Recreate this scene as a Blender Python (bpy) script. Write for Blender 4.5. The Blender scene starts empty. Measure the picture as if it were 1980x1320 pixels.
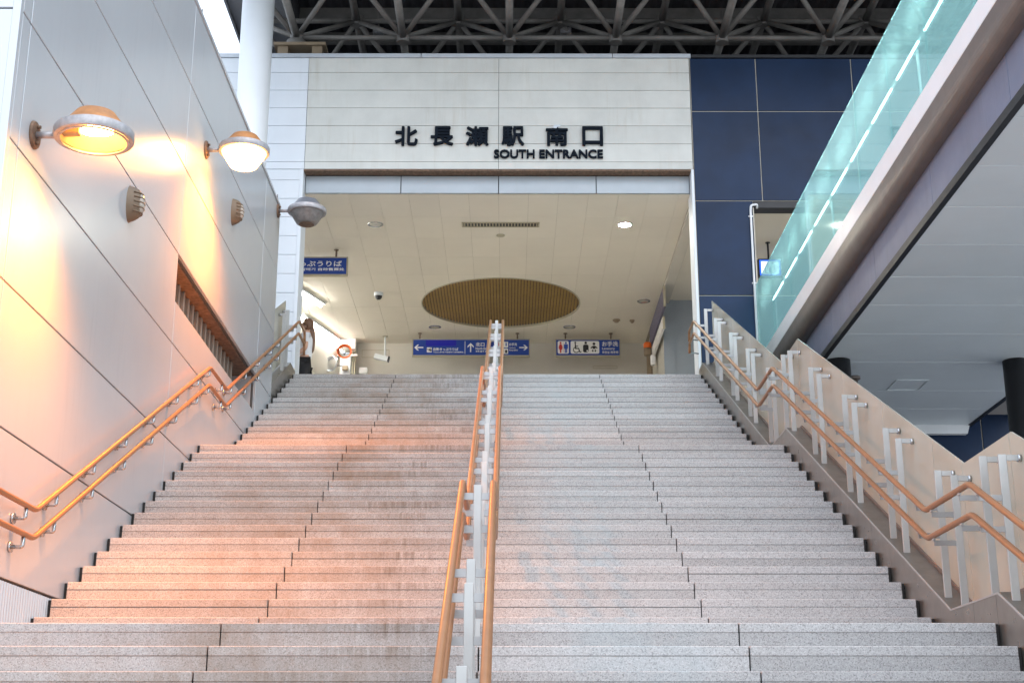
import bpy, bmesh, math, random
from mathutils import Vector, Matrix
random.seed(7)
R = math.radians
S = bpy.context.scene
C = S.collection

# ------------------------------------------------------------------ camera
EYE = 1.4785
cd = bpy.data.cameras.new('camera'); cam = bpy.data.objects.new('camera', cd); C.objects.link(cam)
cam.location = (0, 0, EYE); cam.rotation_euler = (R(90 + 16.7365), 0, R(-0.12))
cd.sensor_width = 36; cd.lens = 50.0; cd.clip_start = .05; cd.clip_end = 2000
S.camera = cam
# ------------------------------------------------------------------ sky, sun, exposure
SUN_EL, SUN_AZ = R(52), R(158)          # azimuth clockwise from +Y: behind the camera, a little to the right
w = bpy.data.worlds.new('World'); S.world = w; w.use_nodes = True
wn = w.node_tree; bg = wn.nodes['Background']
sky = wn.nodes.new('ShaderNodeTexSky'); sky.sky_type = 'NISHITA'; sky.sun_disc = False
sky.sun_elevation = SUN_EL; sky.sun_rotation = SUN_AZ; sky.air_density = 1.0; sky.dust_density = 2.5; sky.ozone_density = 1.0
cloud = wn.nodes.new('ShaderNodeMix'); cloud.data_type = 'RGBA'; cloud.inputs[0].default_value = .6      # even overcast over the clear sky
cloud.inputs[7].default_value = (6.6, 7.3, 8.2, 1); wn.links.new(sky.outputs[0], cloud.inputs[6])
wn.links.new(cloud.outputs[2], bg.inputs[0]); bg.inputs[1].default_value = .15
sl = bpy.data.lights.new('sun', 'SUN'); sl.energy = 0.5; sl.angle = R(75); sl.color = (1, .97, .93)
so = bpy.data.objects.new('sun', sl); C.objects.link(so)
sd = Vector((math.sin(SUN_AZ) * math.cos(SUN_EL), math.cos(SUN_AZ) * math.cos(SUN_EL), math.sin(SUN_EL)))
so.rotation_euler = sd.to_track_quat('Z', 'Y').to_euler(); so.location = sd * 60
S.view_settings.view_transform = 'Standard'; S.view_settings.look = 'None'
S.view_settings.exposure = 1.05; S.view_settings.gamma = 1.0; S.view_settings.use_curve_mapping = False

# ------------------------------------------------------------------ materials
def nodes(name):
    m = bpy.data.materials.new(name); m.use_nodes = True
    n = m.node_tree.nodes; l = m.node_tree.links
    return m, n, l, n['Principled BSDF']
def mapped(n, l, scale):
    g = n.new('ShaderNodeNewGeometry'); mp = n.new('ShaderNodeMapping'); mp.inputs['Scale'].default_value = scale
    l.new(g.outputs['Position'], mp.inputs['Vector']); return mp.outputs[0]
def noise(n, l, vec, scale, detail=3, rough=.55):
    t = n.new('ShaderNodeTexNoise'); t.inputs['Scale'].default_value = scale; t.inputs['Detail'].default_value = detail
    t.inputs['Roughness'].default_value = rough
    if vec is not None: l.new(vec, t.inputs['Vector'])
    return t.outputs['Fac']
def ramp(n, l, fac, a, b, ca=(0, 0, 0, 1), cb=(1, 1, 1, 1)):
    r = n.new('ShaderNodeValToRGB'); r.color_ramp.elements[0].position = a; r.color_ramp.elements[1].position = b
    r.color_ramp.elements[0].color = ca; r.color_ramp.elements[1].color = cb; l.new(fac, r.inputs[0]); return r.outputs[0]
def mixc(n, l, fac, a, b, mode='MIX'):
    x = n.new('ShaderNodeMix'); x.data_type = 'RGBA'; x.blend_type = mode
    for i, v in ((0, fac), (6, a), (7, b)):
        if isinstance(v, (int, float)): x.inputs[i].default_value = v
        elif isinstance(v, tuple): x.inputs[i].default_value = v if len(v) == 4 else (*v, 1)
        else: l.new(v, x.inputs[i])
    return x.outputs[2]
def mth(n, l, op, a, b=0.0, clamp=False):
    x = n.new('ShaderNodeMath'); x.operation = op; x.use_clamp = clamp
    for i, v in ((0, a), (1, b)):
        if isinstance(v, (int, float)): x.inputs[i].default_value = v
        else: l.new(v, x.inputs[i])
    return x.outputs[0]
def bump(n, l, b, h, strength=.2, dist=.01):
    x = n.new('ShaderNodeBump'); x.inputs['Strength'].default_value = strength; x.inputs['Distance'].default_value = dist
    l.new(h, x.inputs['Height']); l.new(x.outputs[0], b.inputs['Normal'])
def mat(name, col, rough=.5, metal=0., var=.08, scale=3., streak=0., dirt=(.25, .22, .18), rvar=.08, bmp=0., bscale=60., rnd=0., spec=.5):
    m, n, l, b = nodes(name)
    v = mapped(n, l, (1, 1, 1))
    f = noise(n, l, v, scale, 5, .6)
    dark = tuple(c * (1 - var) for c in col); lite = tuple(min(1, c * (1 + var)) for c in col)
    c = ramp(n, l, f, .3, .7, (*dark, 1), (*lite, 1))
    if rnd:
        oi = n.new('ShaderNodeObjectInfo')
        k = mth(n, l, 'MULTIPLY_ADD', oi.outputs['Random'], rnd)
        n_ = k.node; n_.inputs[2].default_value = 1 - rnd / 2
        x = n.new('ShaderNodeVectorMath'); x.operation = 'SCALE'; l.new(c, x.inputs[0]); l.new(k, x.inputs['Scale']); c = x.outputs[0]
    if streak:
        sv = mapped(n, l, (9, 9, .7)); sf = noise(n, l, sv, 1.6, 6, .65)
        sm = ramp(n, l, sf, .52, .78); big = ramp(n, l, noise(n, l, v, .9, 3), .4, .65)
        k2 = mth(n, l, 'MULTIPLY', sm, big); k3 = mth(n, l, 'MULTIPLY', k2, streak)
        c = mixc(n, l, k3, c, dirt)
    l.new(c, b.inputs['Base Color'])
    rr = n.new('ShaderNodeMapRange'); rr.inputs[3].default_value = max(.02, rough - rvar); rr.inputs[4].default_value = min(1, rough + rvar)
    l.new(noise(n, l, v, scale * 2.3, 4), rr.inputs[0]); l.new(rr.outputs[0], b.inputs['Roughness'])
    b.inputs['Metallic'].default_value = metal; b.inputs['Specular IOR Level'].default_value = spec
    if bmp: bump(n, l, b, noise(n, l, v, bscale, 3), bmp, .004)
    return m
def emis(name, col, strength, base=(.8, .8, .8)):
    m, n, l, b = nodes(name)
    b.inputs['Base Color'].default_value = (*base, 1); b.inputs['Emission Color'].default_value = (*col, 1)
    b.inputs['Emission Strength'].default_value = strength; return m

def granite_mat(name, stains_and_glow):
    m, n, l, b = nodes(name)
    v = mapped(n, l, (1, 1, 1))
    vo = n.new('ShaderNodeTexVoronoi'); vo.inputs['Scale'].default_value = 175; l.new(v, vo.inputs['Vector'])
    sp = n.new('ShaderNodeSeparateColor'); l.new(vo.outputs['Color'], sp.inputs[0])
    g = ramp(n, l, sp.outputs[0], .0, 1., (.15, .16, .17, 1), (.60, .62, .64, 1))
    e = g.node.color_ramp.elements.new(.22); e.color = (.37, .385, .40, 1)
    e = g.node.color_ramp.elements.new(.75); e.color = (.48, .50, .515, 1)
    fine = noise(n, l, v, 260, 2); g = mixc(n, l, .35, g, ramp(n, l, fine, .35, .65, (.25, .25, .25, 1), (.65, .65, .64, 1)))
    oi = n.new('ShaderNodeObjectInfo'); k = mth(n, l, 'MULTIPLY_ADD', oi.outputs['Random'], .22); k.node.inputs[2].default_value = .80
    x = n.new('ShaderNodeVectorMath'); x.operation = 'SCALE'; l.new(g, x.inputs[0]); l.new(k, x.inputs['Scale']); c = x.outputs[0]
    if stains_and_glow:
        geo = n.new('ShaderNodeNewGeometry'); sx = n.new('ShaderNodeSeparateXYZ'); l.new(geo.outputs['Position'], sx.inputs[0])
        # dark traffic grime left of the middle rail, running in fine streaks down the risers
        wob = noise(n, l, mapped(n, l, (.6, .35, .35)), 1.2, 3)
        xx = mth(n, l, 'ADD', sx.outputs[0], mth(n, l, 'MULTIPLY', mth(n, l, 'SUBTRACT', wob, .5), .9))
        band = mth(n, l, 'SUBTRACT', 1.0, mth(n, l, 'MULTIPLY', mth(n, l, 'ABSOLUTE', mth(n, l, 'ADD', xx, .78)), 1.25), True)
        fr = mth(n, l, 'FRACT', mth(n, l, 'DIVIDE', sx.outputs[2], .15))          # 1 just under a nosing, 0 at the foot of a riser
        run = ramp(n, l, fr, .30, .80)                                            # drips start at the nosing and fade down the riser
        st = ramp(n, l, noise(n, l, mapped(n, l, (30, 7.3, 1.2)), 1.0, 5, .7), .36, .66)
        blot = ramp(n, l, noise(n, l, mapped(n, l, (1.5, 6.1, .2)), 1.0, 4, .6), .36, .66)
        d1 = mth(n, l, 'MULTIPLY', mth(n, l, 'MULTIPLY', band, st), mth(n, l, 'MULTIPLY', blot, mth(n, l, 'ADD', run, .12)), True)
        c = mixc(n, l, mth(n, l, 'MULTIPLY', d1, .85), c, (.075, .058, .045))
        # trodden dirt, heaviest left, its brown also painting in the orange lamplight
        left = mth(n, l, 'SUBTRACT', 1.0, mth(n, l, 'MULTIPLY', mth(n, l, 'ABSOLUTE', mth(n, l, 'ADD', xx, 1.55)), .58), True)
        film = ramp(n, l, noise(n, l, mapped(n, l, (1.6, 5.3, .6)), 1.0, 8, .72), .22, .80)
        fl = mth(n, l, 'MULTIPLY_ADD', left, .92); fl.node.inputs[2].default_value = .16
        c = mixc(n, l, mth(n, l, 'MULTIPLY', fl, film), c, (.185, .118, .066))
        # bleached blue-grey patches right of the middle rail
        b2 = mth(n, l, 'SUBTRACT', 1.0, mth(n, l, 'MULTIPLY', mth(n, l, 'ABSOLUTE', mth(n, l, 'SUBTRACT', xx, .62)), 1.5), True)
        p2 = ramp(n, l, noise(n, l, mapped(n, l, (2.6, 2.4, .5)), 1.0, 5, .6), .42, .68)
        c = mixc(n, l, mth(n, l, 'MULTIPLY', mth(n, l, 'MULTIPLY', b2, p2), .5), c, (.36, .42, .44))
    l.new(c, b.inputs['Base Color']); b.inputs['Roughness'].default_value = .72; b.inputs['Specular IOR Level'].default_value = .35
    bump(n, l, b, fine, .12, .002)
    return m

M = {}
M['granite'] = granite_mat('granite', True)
M['dark'] = mat('dark_sealant', (.025, .024, .023), .8)
M['concrete'] = mat('concrete', (.30, .29, .28), .85, bmp=.3)
M['paving'] = mat('paving', (.50, .49, .47), .85, var=.2, scale=.6, bmp=.3)
M['wallpanel'] = mat('coated_aluminium', (.51, .54, .57), .25, .22, var=.03, scale=.8, streak=.13, rvar=.03, rnd=.04)
M['wallback'] = mat('joint_sealant', (.07, .065, .06), .8)
M['board'] = mat('weathered_board', (.565, .575, .54), .6, 0, var=.07, scale=2.2, streak=.42, dirt=(.40, .36, .27), rnd=.06, bmp=.25, bscale=90)
M['cleanboard'] = mat('clean_board', (.66, .70, .74), .5, 0, var=.03, scale=2.0, streak=.08, rnd=.04, bmp=.15, bscale=90)
M['cap'] = mat('coping_metal', (.47, .51, .55), .4, .3, streak=.15)
M['fascia'] = mat('fascia_metal', (.36, .40, .43), .42, .2, var=.05, streak=.12, rnd=.03)
M['blue'] = mat('navy_panel', (.0055, .021, .060), .35, .0, var=.22, scale=1.6, streak=.18, dirt=(.015, .03, .06), rnd=.25, spec=.22)
M['seam'] = mat('pale_joint', (.50, .47, .40), .6)
M['ceil'] = mat('ceiling_board', (.71, .665, .58), .9, 0, var=.03, scale=1.2, rnd=.035, bmp=.5, bscale=160)
M['ceilgap'] = mat('ceiling_joint', (.30, .27, .22), .9)
M['hallwall'] = mat('hall_wall', (.56, .53, .47), .8, var=.03)
M['greywall'] = mat('grey_wall', (.30, .34, .38), .75, var=.05)
M['floor'] = mat('hall_floor', (.70, .67, .60), .45, var=.08)
M['bronze'] = mat('bronze_slat', (.30, .185, .045), .5, .1, var=.15, scale=2)
M['truss'] = mat('truss_paint', (.21, .20, .185), .65, 0, var=.22, scale=4, streak=.3)
M['deckroof'] = mat('roof_sheet', (.055, .055, .062), .7, .1, var=.25, scale=2)
M['roofedge'] = mat('roof_soffit', (.30, .31, .33), .6, .1)
M['whitepaint'] = mat('white_paint', (.72, .75, .77), .42, 0, var=.03, scale=2, streak=.1)
M['offwhite'] = mat('off_white_enamel', (.84, .84, .85), .4, 0, var=.03, scale=2, streak=.06, dirt=(.5, .47, .45))
M['gutter'] = mat('brown_gutter', (.15, .125, .11), .42, .05, var=.1, scale=3, streak=.2)
M['deckgrey'] = mat('grey_fascia', (.17, .19, .27), .5, .05, var=.08, scale=2, streak=.5, dirt=(.12, .12, .13))
M['black'] = mat('black_trim', (.012, .013, .016), .45)
M['soffit'] = mat('soffit_panel', (.62, .68, .71), .38, .1, var=.04, scale=1, rnd=.05)
M['steel'] = mat('stainless', (.33, .31, .28), .30, .8, var=.12, scale=5, streak=.25, dirt=(.2, .16, .12))
M['curbtop'] = mat('dull_stainless', (.20, .195, .18), .42, .7, var=.15, scale=5, streak=.3, dirt=(.12, .1, .08))
M['bar'] = mat('satin_bar', (.43, .44, .435), .36, .4, var=.06, scale=6, streak=.2)
M['brk'] = mat('bracket_steel', (.34, .345, .35), .36, .6, var=.08, scale=6, streak=.3)
M['chrome'] = mat('bracket_chrome', (.45, .46, .47), .22, .95, var=.05)
M['rail'] = mat('brown_handrail', (.27, .125, .052), .4, 0, var=.10, scale=9, rvar=.05)
M['lampcap'] = mat('lamp_housing', (.155, .165, .19), .45, .25, var=.15, scale=14)
M['lampcap_glow'] = mat('glow_tinted_housing', (.40, .17, .05), .5, .1, var=.25, scale=14)  # orange lamp glow painted into the caps of the lit lamps
M['bulkhead'] = mat('bronze_enamel', (.15, .105, .065), .5, 0, var=.1, scale=8)
M['goldreflector'] = mat('gold_reflector', (.75, .52, .26), .35, .3, var=.1)
M['lamprim'] = mat('lamp_rim', (.36, .355, .37), .5, .4, var=.2, scale=24)
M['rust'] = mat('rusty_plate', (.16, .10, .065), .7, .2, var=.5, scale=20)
M['bowl'] = mat('dusty_glass', (.19, .185, .18), .35, 0, var=.3, scale=18)
M['beige'] = mat('beige_enamel', (.27, .205, .135), .5, 0, var=.08, scale=8)
M['lens'] = mat('lamp_lens', (.40, .36, .31), .25)
M['signblue'] = mat('sign_blue', (.010, .050, .30), .35, 0, var=.03)
M['signblue2'] = mat('sign_cover_blue', (.008, .012, .36), .3, 0, var=.02)
M['signframe'] = mat('sign_frame', (.42, .38, .28), .4, .3)
M['white'] = mat('print_white', (.82, .82, .80), .5, var=.01)
M['letter'] = mat('dark_letter', (.005, .009, .016), .75, 0, var=.2, scale=8, spec=.12)
M['red'] = mat('print_red', (.55, .03, .03), .5, var=.02)
M['bluefig'] = mat('print_blue', (.02, .07, .40), .5, var=.02)
M['printblack'] = mat('print_black', (.015, .015, .02), .5, var=.02)
M['brownpost'] = mat('hanger_brown', (.16, .11, .075), .5)
M['orange'] = mat('orange_plastic', (.75, .14, .02), .35, var=.03)
M['mirror'] = mat('mirror_face', (.75, .76, .78), .05, 1., var=.01, rvar=.01)
M['louvre'] = mat('louvre_bar', (.22, .19, .155), .6, 0, var=.15, scale=6)
M['purple'] = mat('notice_print', (.13, .12, .19), .5, var=.5, scale=26)
M['skin'] = mat('skin', (.55, .33, .24), .55, var=.03)
M['hair'] = mat('brown_hair', (.13, .06, .028), .5, var=.3, scale=40)
M['shirt'] = mat('white_shirt', (.72, .73, .76), .8, var=.04)
M['trousers'] = mat('black_trousers', (.012, .012, .014), .8)
M['tube'] = emis('fluorescent_tube', (1, .97, .90), 46)
M['tube2'] = emis('deck_tube', (.95, 1, .98), 12)
M['litblue'] = emis('backlit_blue', (.02, .12, .8), .8, (.02, .06, .4)); M['litwhite'] = emis('backlit_white', (.8, .9, 1), .55)
M['downlit'] = emis('lit_downlight', (1, .93, .78), 320)
M['sodium'] = emis('sodium_bulb', (1, .52, .13), 55, (1, .8, .5))
def glass_mat(name, tint, gloss=.35):
    m, n, l, b = nodes(name); n.remove(b)
    t = n.new('ShaderNodeBsdfTransparent'); t.inputs[0].default_value = (*tint, 1)
    g = n.new('ShaderNodeBsdfGlossy'); g.inputs['Roughness'].default_value = .04; g.inputs[0].default_value = (.9, .95, .95, 1)
    f = n.new('ShaderNodeFresnel'); gb = n.new('ShaderNodeNewGeometry')      # the same reflectance on entering and leaving the pane
    io = mth(n, l, 'MULTIPLY_ADD', gb.outputs['Backfacing'], 1 / 1.45 - 1.45); io.node.inputs[2].default_value = 1.45; l.new(io, f.inputs[0])
    x = n.new('ShaderNodeMixShader'); l.new(f.outputs[0], x.inputs[0]); l.new(t.outputs[0], x.inputs[1]); l.new(g.outputs[0], x.inputs[2])
    d = n.new('ShaderNodeBsdfTranslucent'); d.inputs[0].default_value = (.68, .93, .92, 1)
    y = n.new('ShaderNodeMixShader'); y.inputs[0].default_value = gloss; l.new(x.outputs[0], y.inputs[1]); l.new(d.outputs[0], y.inputs[2])
    l.new(y.outputs[0], n['Material Output'].inputs[0]); return m
M['tealglass'] = glass_mat('teal_glass', (.70, .94, .93), .22)
def cream_mat():
    m, n, l, b = nodes('cream_laminate'); n.remove(b)
    v = mapped(n, l, (1, 1, 1)); c = ramp(n, l, noise(n, l, v, 1.5, 4), .3, .7, (.62, .60, .51, 1), (.69, .67, .575, 1))
    d = n.new('ShaderNodeBsdfDiffuse'); t = n.new('ShaderNodeBsdfTranslucent'); l.new(c, d.inputs[0]); l.new(c, t.inputs[0])
    x = n.new('ShaderNodeMixShader'); x.inputs[0].default_value = .38; l.new(d.outputs[0], x.inputs[1]); l.new(t.outputs[0], x.inputs[2])
    g = n.new('ShaderNodeBsdfGlossy'); g.inputs['Roughness'].default_value = .16
    f = n.new('ShaderNodeFresnel'); f.inputs[0].default_value = 1.4
    y = n.new('ShaderNodeMixShader'); l.new(f.outputs[0], y.inputs[0]); l.new(x.outputs[0], y.inputs[1]); l.new(g.outputs[0], y.inputs[2])
    l.new(y.outputs[0], n['Material Output'].inputs[0]); return m
M['cream'] = cream_mat()
def litbowl():
    m, n, l, b = nodes('glowing_bowl'); n.remove(b)
    t = n.new('ShaderNodeBsdfTransparent'); t.inputs[0].default_value = (1, .93, .8, 1)
    e = n.new('ShaderNodeEmission'); e.inputs[0].default_value = (1, .52, .14, 1); e.inputs[1].default_value = 4.5
    a = n.new('ShaderNodeAddShader'); l.new(t.outputs[0], a.inputs[0]); l.new(e.outputs[0], a.inputs[1])
    l.new(a.outputs[0], n['Material Output'].inputs[0]); return m
M['litbowl'] = litbowl()

# ------------------------------------------------------------------ object helpers
WL = {}
def link(o, parent, loc):
    C.objects.link(o); loc = Vector(loc); WL[o.name] = loc
    if parent is not None:
        o.parent = parent; o.location = loc - WL[parent.name]
    else: o.location = loc
    return o
def tag(o, label=None, cat=None, group=None, kind=None):
    for k, v in (('label', label), ('category', cat), ('group', group), ('kind', kind)):
        if v: o[k] = v
    return o
def thing(name, loc, label, cat, group=None):
    o = bpy.data.objects.new(name, None); o.empty_display_size = .1
    return tag(link(o, None, loc), label, cat, group)
def meshobj(name, me, m, parent, loc):
    o = bpy.data.objects.new(name, me)
    if m is not None and not me.materials: me.materials.append(M[m] if isinstance(m, str) else m)
    return link(o, parent, loc)
def raw(name, verts, faces, m, parent=None, smooth=False):
    vs = [Vector(v) for v in verts]
    lo = Vector([min(v[i] for v in vs) for i in range(3)]); hi = Vector([max(v[i] for v in vs) for i in range(3)]); c = (lo + hi) / 2
    me = bpy.data.meshes.new(name); me.from_pydata([v - c for v in vs], [], faces); me.validate(); me.update()
    bm = bmesh.new(); bm.from_mesh(me); bmesh.ops.recalc_face_normals(bm, faces=bm.faces); bm.to_mesh(me); bm.free()
    if smooth:
        for p in me.polygons: p.use_smooth = True
    return meshobj(name, me, m, parent, c)
BOX = {}
def box(name, x0, x1, y0, y1, z0, z1, m, parent=None, bev=0.):
    d = (round(abs(x1 - x0), 4), round(abs(y1 - y0), 4), round(abs(z1 - z0), 4)); key = (d, bev, m)
    if key not in BOX:
        bm = bmesh.new(); bmesh.ops.create_cube(bm, size=1); bmesh.ops.scale(bm, vec=d, verts=bm.verts)
        if bev: bmesh.ops.bevel(bm, geom=bm.edges[:], offset=min(bev, min(d) * .4), segments=1, affect='EDGES')
        me = bpy.data.meshes.new(name); bm.to_mesh(me); bm.free(); me.materials.append(M[m]); BOX[key] = me
    return meshobj(name, BOX[key], None, parent, ((x0 + x1) / 2, (y0 + y1) / 2, (z0 + z1) / 2))
def boxes(name, lst, m, parent=None):
    vs, fs = [], []
    for x0, x1, y0, y1, z0, z1 in lst:
        k = len(vs)
        vs += [(x0, y0, z0), (x1, y0, z0), (x1, y1, z0), (x0, y1, z0), (x0, y0, z1), (x1, y0, z1), (x1, y1, z1), (x0, y1, z1)]
        fs += [tuple(k + i for i in f) for f in ((0, 3, 2, 1), (4, 5, 6, 7), (0, 1, 5, 4), (1, 2, 6, 5), (2, 3, 7, 6), (3, 0, 4, 7))]
    return raw(name, vs, fs, m, parent)
CYL = {}
def cyl(name, a, b, r, m, parent=None, seg=10, r2=None):
    a, b = Vector(a), Vector(b); L = round((b - a).length, 4); key = (L, r, r2, seg, m)
    if key not in CYL:
        bm = bmesh.new(); bmesh.ops.create_cone(bm, cap_ends=True, segments=seg, radius1=r, radius2=r if r2 is None else r2, depth=L)
        me = bpy.data.meshes.new(name); bm.to_mesh(me); bm.free(); me.materials.append(M[m])
        for p in me.polygons: p.use_smooth = len(p.vertices) == 4
        CYL[key] = me
    o = meshobj(name, CYL[key], None, parent, (a + b) / 2)
    o.rotation_euler = (b - a).to_track_quat('Z', 'Y').to_euler(); return o
def lathe(name, c, prof, m, parent=None, seg=40, axis='Z', smooth=True, closed=False):
    vs, fs = [], []
    for r, z in prof:
        for i in range(seg):
            a = 2 * math.pi * i / seg; p = (r * math.cos(a), r * math.sin(a), z)
            if axis == 'X': p = (p[2], p[0], p[1])
            if axis == 'Y': p = (p[0], p[2], p[1])
            vs.append((c[0] + p[0], c[1] + p[1], c[2] + p[2]))
    for k in range(len(prof) - 1):
        for i in range(seg):
            j = (i + 1) % seg; fs.append((k * seg + i, k * seg + j, (k + 1) * seg + j, (k + 1) * seg + i))
    if closed:
        fs.append(tuple(range(seg))); fs.append(tuple((len(prof) - 1) * seg + i for i in range(seg)))
    o = raw(name, vs, fs, m, parent, smooth)
    if smooth:
        for p in o.data.polygons: p.use_smooth = len(p.vertices) == 4
        o.data.set_sharp_from_angle(angle=R(35))
    return o
def fillet(pts, rad, n=5):
    out = [Vector(pts[0])]
    for a, b, c in zip(pts, pts[1:], pts[2:]):
        a, b, c = Vector(a), Vector(b), Vector(c); d1 = (a - b).normalized(); d2 = (c - b).normalized()
        k = min(rad, (a - b).length * .45, (c - b).length * .45)
        p0, p2 = b + d1 * k, b + d2 * k
        for i in range(n + 1):
            t = i / n; out.append(p0.lerp(b, t).lerp(b.lerp(p2, t), t))
    out.append(Vector(pts[-1])); return out
def tube(name, pts, r, m, parent=None, seg=12, rad=.06):
    P = fillet(pts, rad) if rad else [Vector(p) for p in pts]
    vs, fs = [], []; up = None
    for i, p in enumerate(P):
        t = (P[min(i + 1, len(P) - 1)] - P[max(i - 1, 0)]).normalized()
        if up is None: up = t.orthogonal().normalized()
        up = (up - t * up.dot(t)).normalized(); s = t.cross(up)
        for k in range(seg):
            a = 2 * math.pi * k / seg; vs.append(p + (up * math.cos(a) + s * math.sin(a)) * r)
    for i in range(len(P) - 1):
        for k in range(seg):
            j = (k + 1) % seg; fs.append((i * seg + k, i * seg + j, (i + 1) * seg + j, (i + 1) * seg + k))
    fs.append(tuple(range(seg))); fs.append(tuple((len(P) - 1) * seg + k for k in range(seg)))
    o = raw(name, vs, fs, m, parent)
    for p in o.data.polygons: p.use_smooth = len(p.vertices) == 4
    return o
def prism(name, prof, axis, a, b, m, parent=None):
    """closed 2-D outline extruded along an axis; outline in the other two axes (in xyz order)"""
    def P(u, v, t): return {'X': (t, u, v), 'Y': (u, t, v), 'Z': (u, v, t)}[axis]
    n = len(prof); vs = [P(u, v, a) for u, v in prof] + [P(u, v, b) for u, v in prof]
    fs = [tuple(range(n)), tuple(range(n, 2 * n))] + [(i, (i + 1) % n, n + (i + 1) % n, n + i) for i in range(n)]
    return raw(name, vs, fs, m, parent)
def text_mesh(body, bold=0., depth=.01, res=3):
    cu = bpy.data.curves.new('t', 'FONT'); cu.body = body; cu.size = 1; cu.extrude = depth; cu.offset = bold; cu.resolution_u = res
    o = bpy.data.objects.new('t', cu); C.objects.link(o)
    dg = bpy.context.evaluated_depsgraph_get(); me = bpy.data.meshes.new_from_object(o.evaluated_get(dg))
    bpy.data.objects.remove(o); bpy.data.curves.remove(cu); me.materials.clear(); return me
def text(name, body, x0, x1, z0, z1, y, m, parent, bold=.012, thick=.004, side=False):
    """lettering fitted to a box, facing -Y, its back at y"""
    me = text_mesh(body, bold, .05)
    xs = [v.co.x for v in me.vertices]; ys = [v.co.y for v in me.vertices]
    sx = (x1 - x0) / (max(xs) - min(xs)); sz = (z1 - z0) / (max(ys) - min(ys)); mx, my = min(xs), min(ys)
    for v in me.vertices:
        a, b, c = v.co; v.co = ((a - mx) * sx - (x1 - x0) / 2, -thick / 2 if c > 0 else thick / 2, (b - my) * sz - (z1 - z0) / 2)
    me.name = name; me.update()
    return meshobj(name, me, m, parent, ((x0 + x1) / 2, y - thick / 2, (z0 + z1) / 2))

# ------------------------------------------------------------------ stair geometry
H, T = .15, .3153
D1 = 7.9226; N2 = D1 + 1.1912; D2 = N2 + 14 * T; N3 = D2 + 1.168; D3 = N3 + 14 * T
SL = H / T
XL, XR = -3.0085, 2.6776
KN = [(D1 - 15 * T, 0.), (D1, 2.25), (N2 - T, 2.25), (D2, 4.5), (N3 - T, 4.5), (D3, 6.75), (D3 + 9, 6.75)]
def prof(d):
    if d < KN[0][0]: return 0.
    for (a, za), (b, zb) in zip(KN, KN[1:]):
        if d <= b: return za + (zb - za) * (d - a) / (b - a)
    return 6.75
nos = [(D1 - k * T, 2.25 - k * H) for k in range(14, -1, -1)] + [(N2 + k * T, 2.25 + (k + 1) * H) for k in range(15)] + [(N3 + k * T, 4.5 + (k + 1) * H) for k in range(15)]

tag(raw('ground', [(-300, -300, 0), (300, -300, 0), (300, 300, 0), (-300, 300, 0)], [(0, 1, 2, 3)], 'paving'), 'pale paved forecourt at the foot of the stairs', 'ground', kind='structure')

st = thing('staircase', (-.165, D1 - 14 * T, 0), 'wide granite staircase with two landings rising to the station hall', 'staircase')
pf = []                                        # dark body below the slabs
for d, z in nos: pf += [(d + .03, z - H - .004 if z > .2 else 0.), (d + .03, z - .004)]
pf += [(D3 + .62, 6.746), (D3 + .62, 0)]
prism('stair_body', pf, 'X', -3.030, 2.698, 'dark', st)
J = [XL, -1.5808, -.160, 1.262, XR]
for i, (d, z) in enumerate(nos):
    nd = nos[i + 1][0] if i < 44 else D3 + .60
    zz = z
    for a, b in zip(J, J[1:]):
        jit = random.uniform(-.0015, .0015)
        g = .004
        back = nd + .012
        if back - d > .5:                      # a landing: two rows of slabs
            mid = d + .42
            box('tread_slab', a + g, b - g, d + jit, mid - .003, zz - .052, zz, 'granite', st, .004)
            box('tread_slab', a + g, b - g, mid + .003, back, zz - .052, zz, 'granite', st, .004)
        else:
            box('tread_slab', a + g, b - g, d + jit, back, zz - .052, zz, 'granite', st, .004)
        if z - .056 - (z - H) > .02:
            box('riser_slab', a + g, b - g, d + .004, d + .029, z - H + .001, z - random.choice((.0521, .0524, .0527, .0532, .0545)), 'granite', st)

# ------------------------------------------------------------------ left wall
XW = -3.032; WY0, WY1, WT = 7.913, 17.516, 8.572
lw = thing('panel_clad_wall', (-5, 8, 0), 'tall grey metal panelled wall with wall lamps, left of the stairs', 'wall')
ROW = [2.5735, 3.435, 4.289, 5.151, 6.003, 6.865, 7.723, WT]
COL = [WY0, 8.064, 12.267, 16.452, WY1]
OY0, OY1, OZ0, OZ1 = 12.327, 16.40, 5.548, 5.991
g = .006
for r0, r1 in zip(ROW, ROW[1:]):
    for c0, c1 in zip(COL, COL[1:]):
        if abs(r0 - 5.151) < .01 and abs(c0 - 12.267) < .01:
            box('wall_panel', XW - .045, XW, c0 + g, c1 - g, r0 + g, OZ0, 'wallpanel', lw, .003); continue
        box('wall_panel', XW - .045, XW, c0 + g, c1 - g, r0 + g, r1 - g, 'wallpanel', lw, .003)
for c0, c1 in ((9.56, 12.267), (12.267, 16.452), (16.452, WY1)):
    box('wall_panel', XW - .045, XW, c0 + g, c1 - g, .05, 2.5735 - g, 'wallpanel', lw, .003)
# ribbed sheet low on the wall
vs, fs = [], []
n = int((9.55 - WY0) / .0115)
for i in range(n + 1):
    y = WY0 + .01 + i * .0115; x = XW - .004 + (.004 if (i // 2) % 2 else -.014)
    vs += [(x, y, .02), (x, y, 2.562)]
for i in range(n): fs.append((2 * i, 2 * i + 2, 2 * i + 3, 2 * i + 1))
raw('ribbed_sheet', vs, fs, 'wallpanel', lw)
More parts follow.
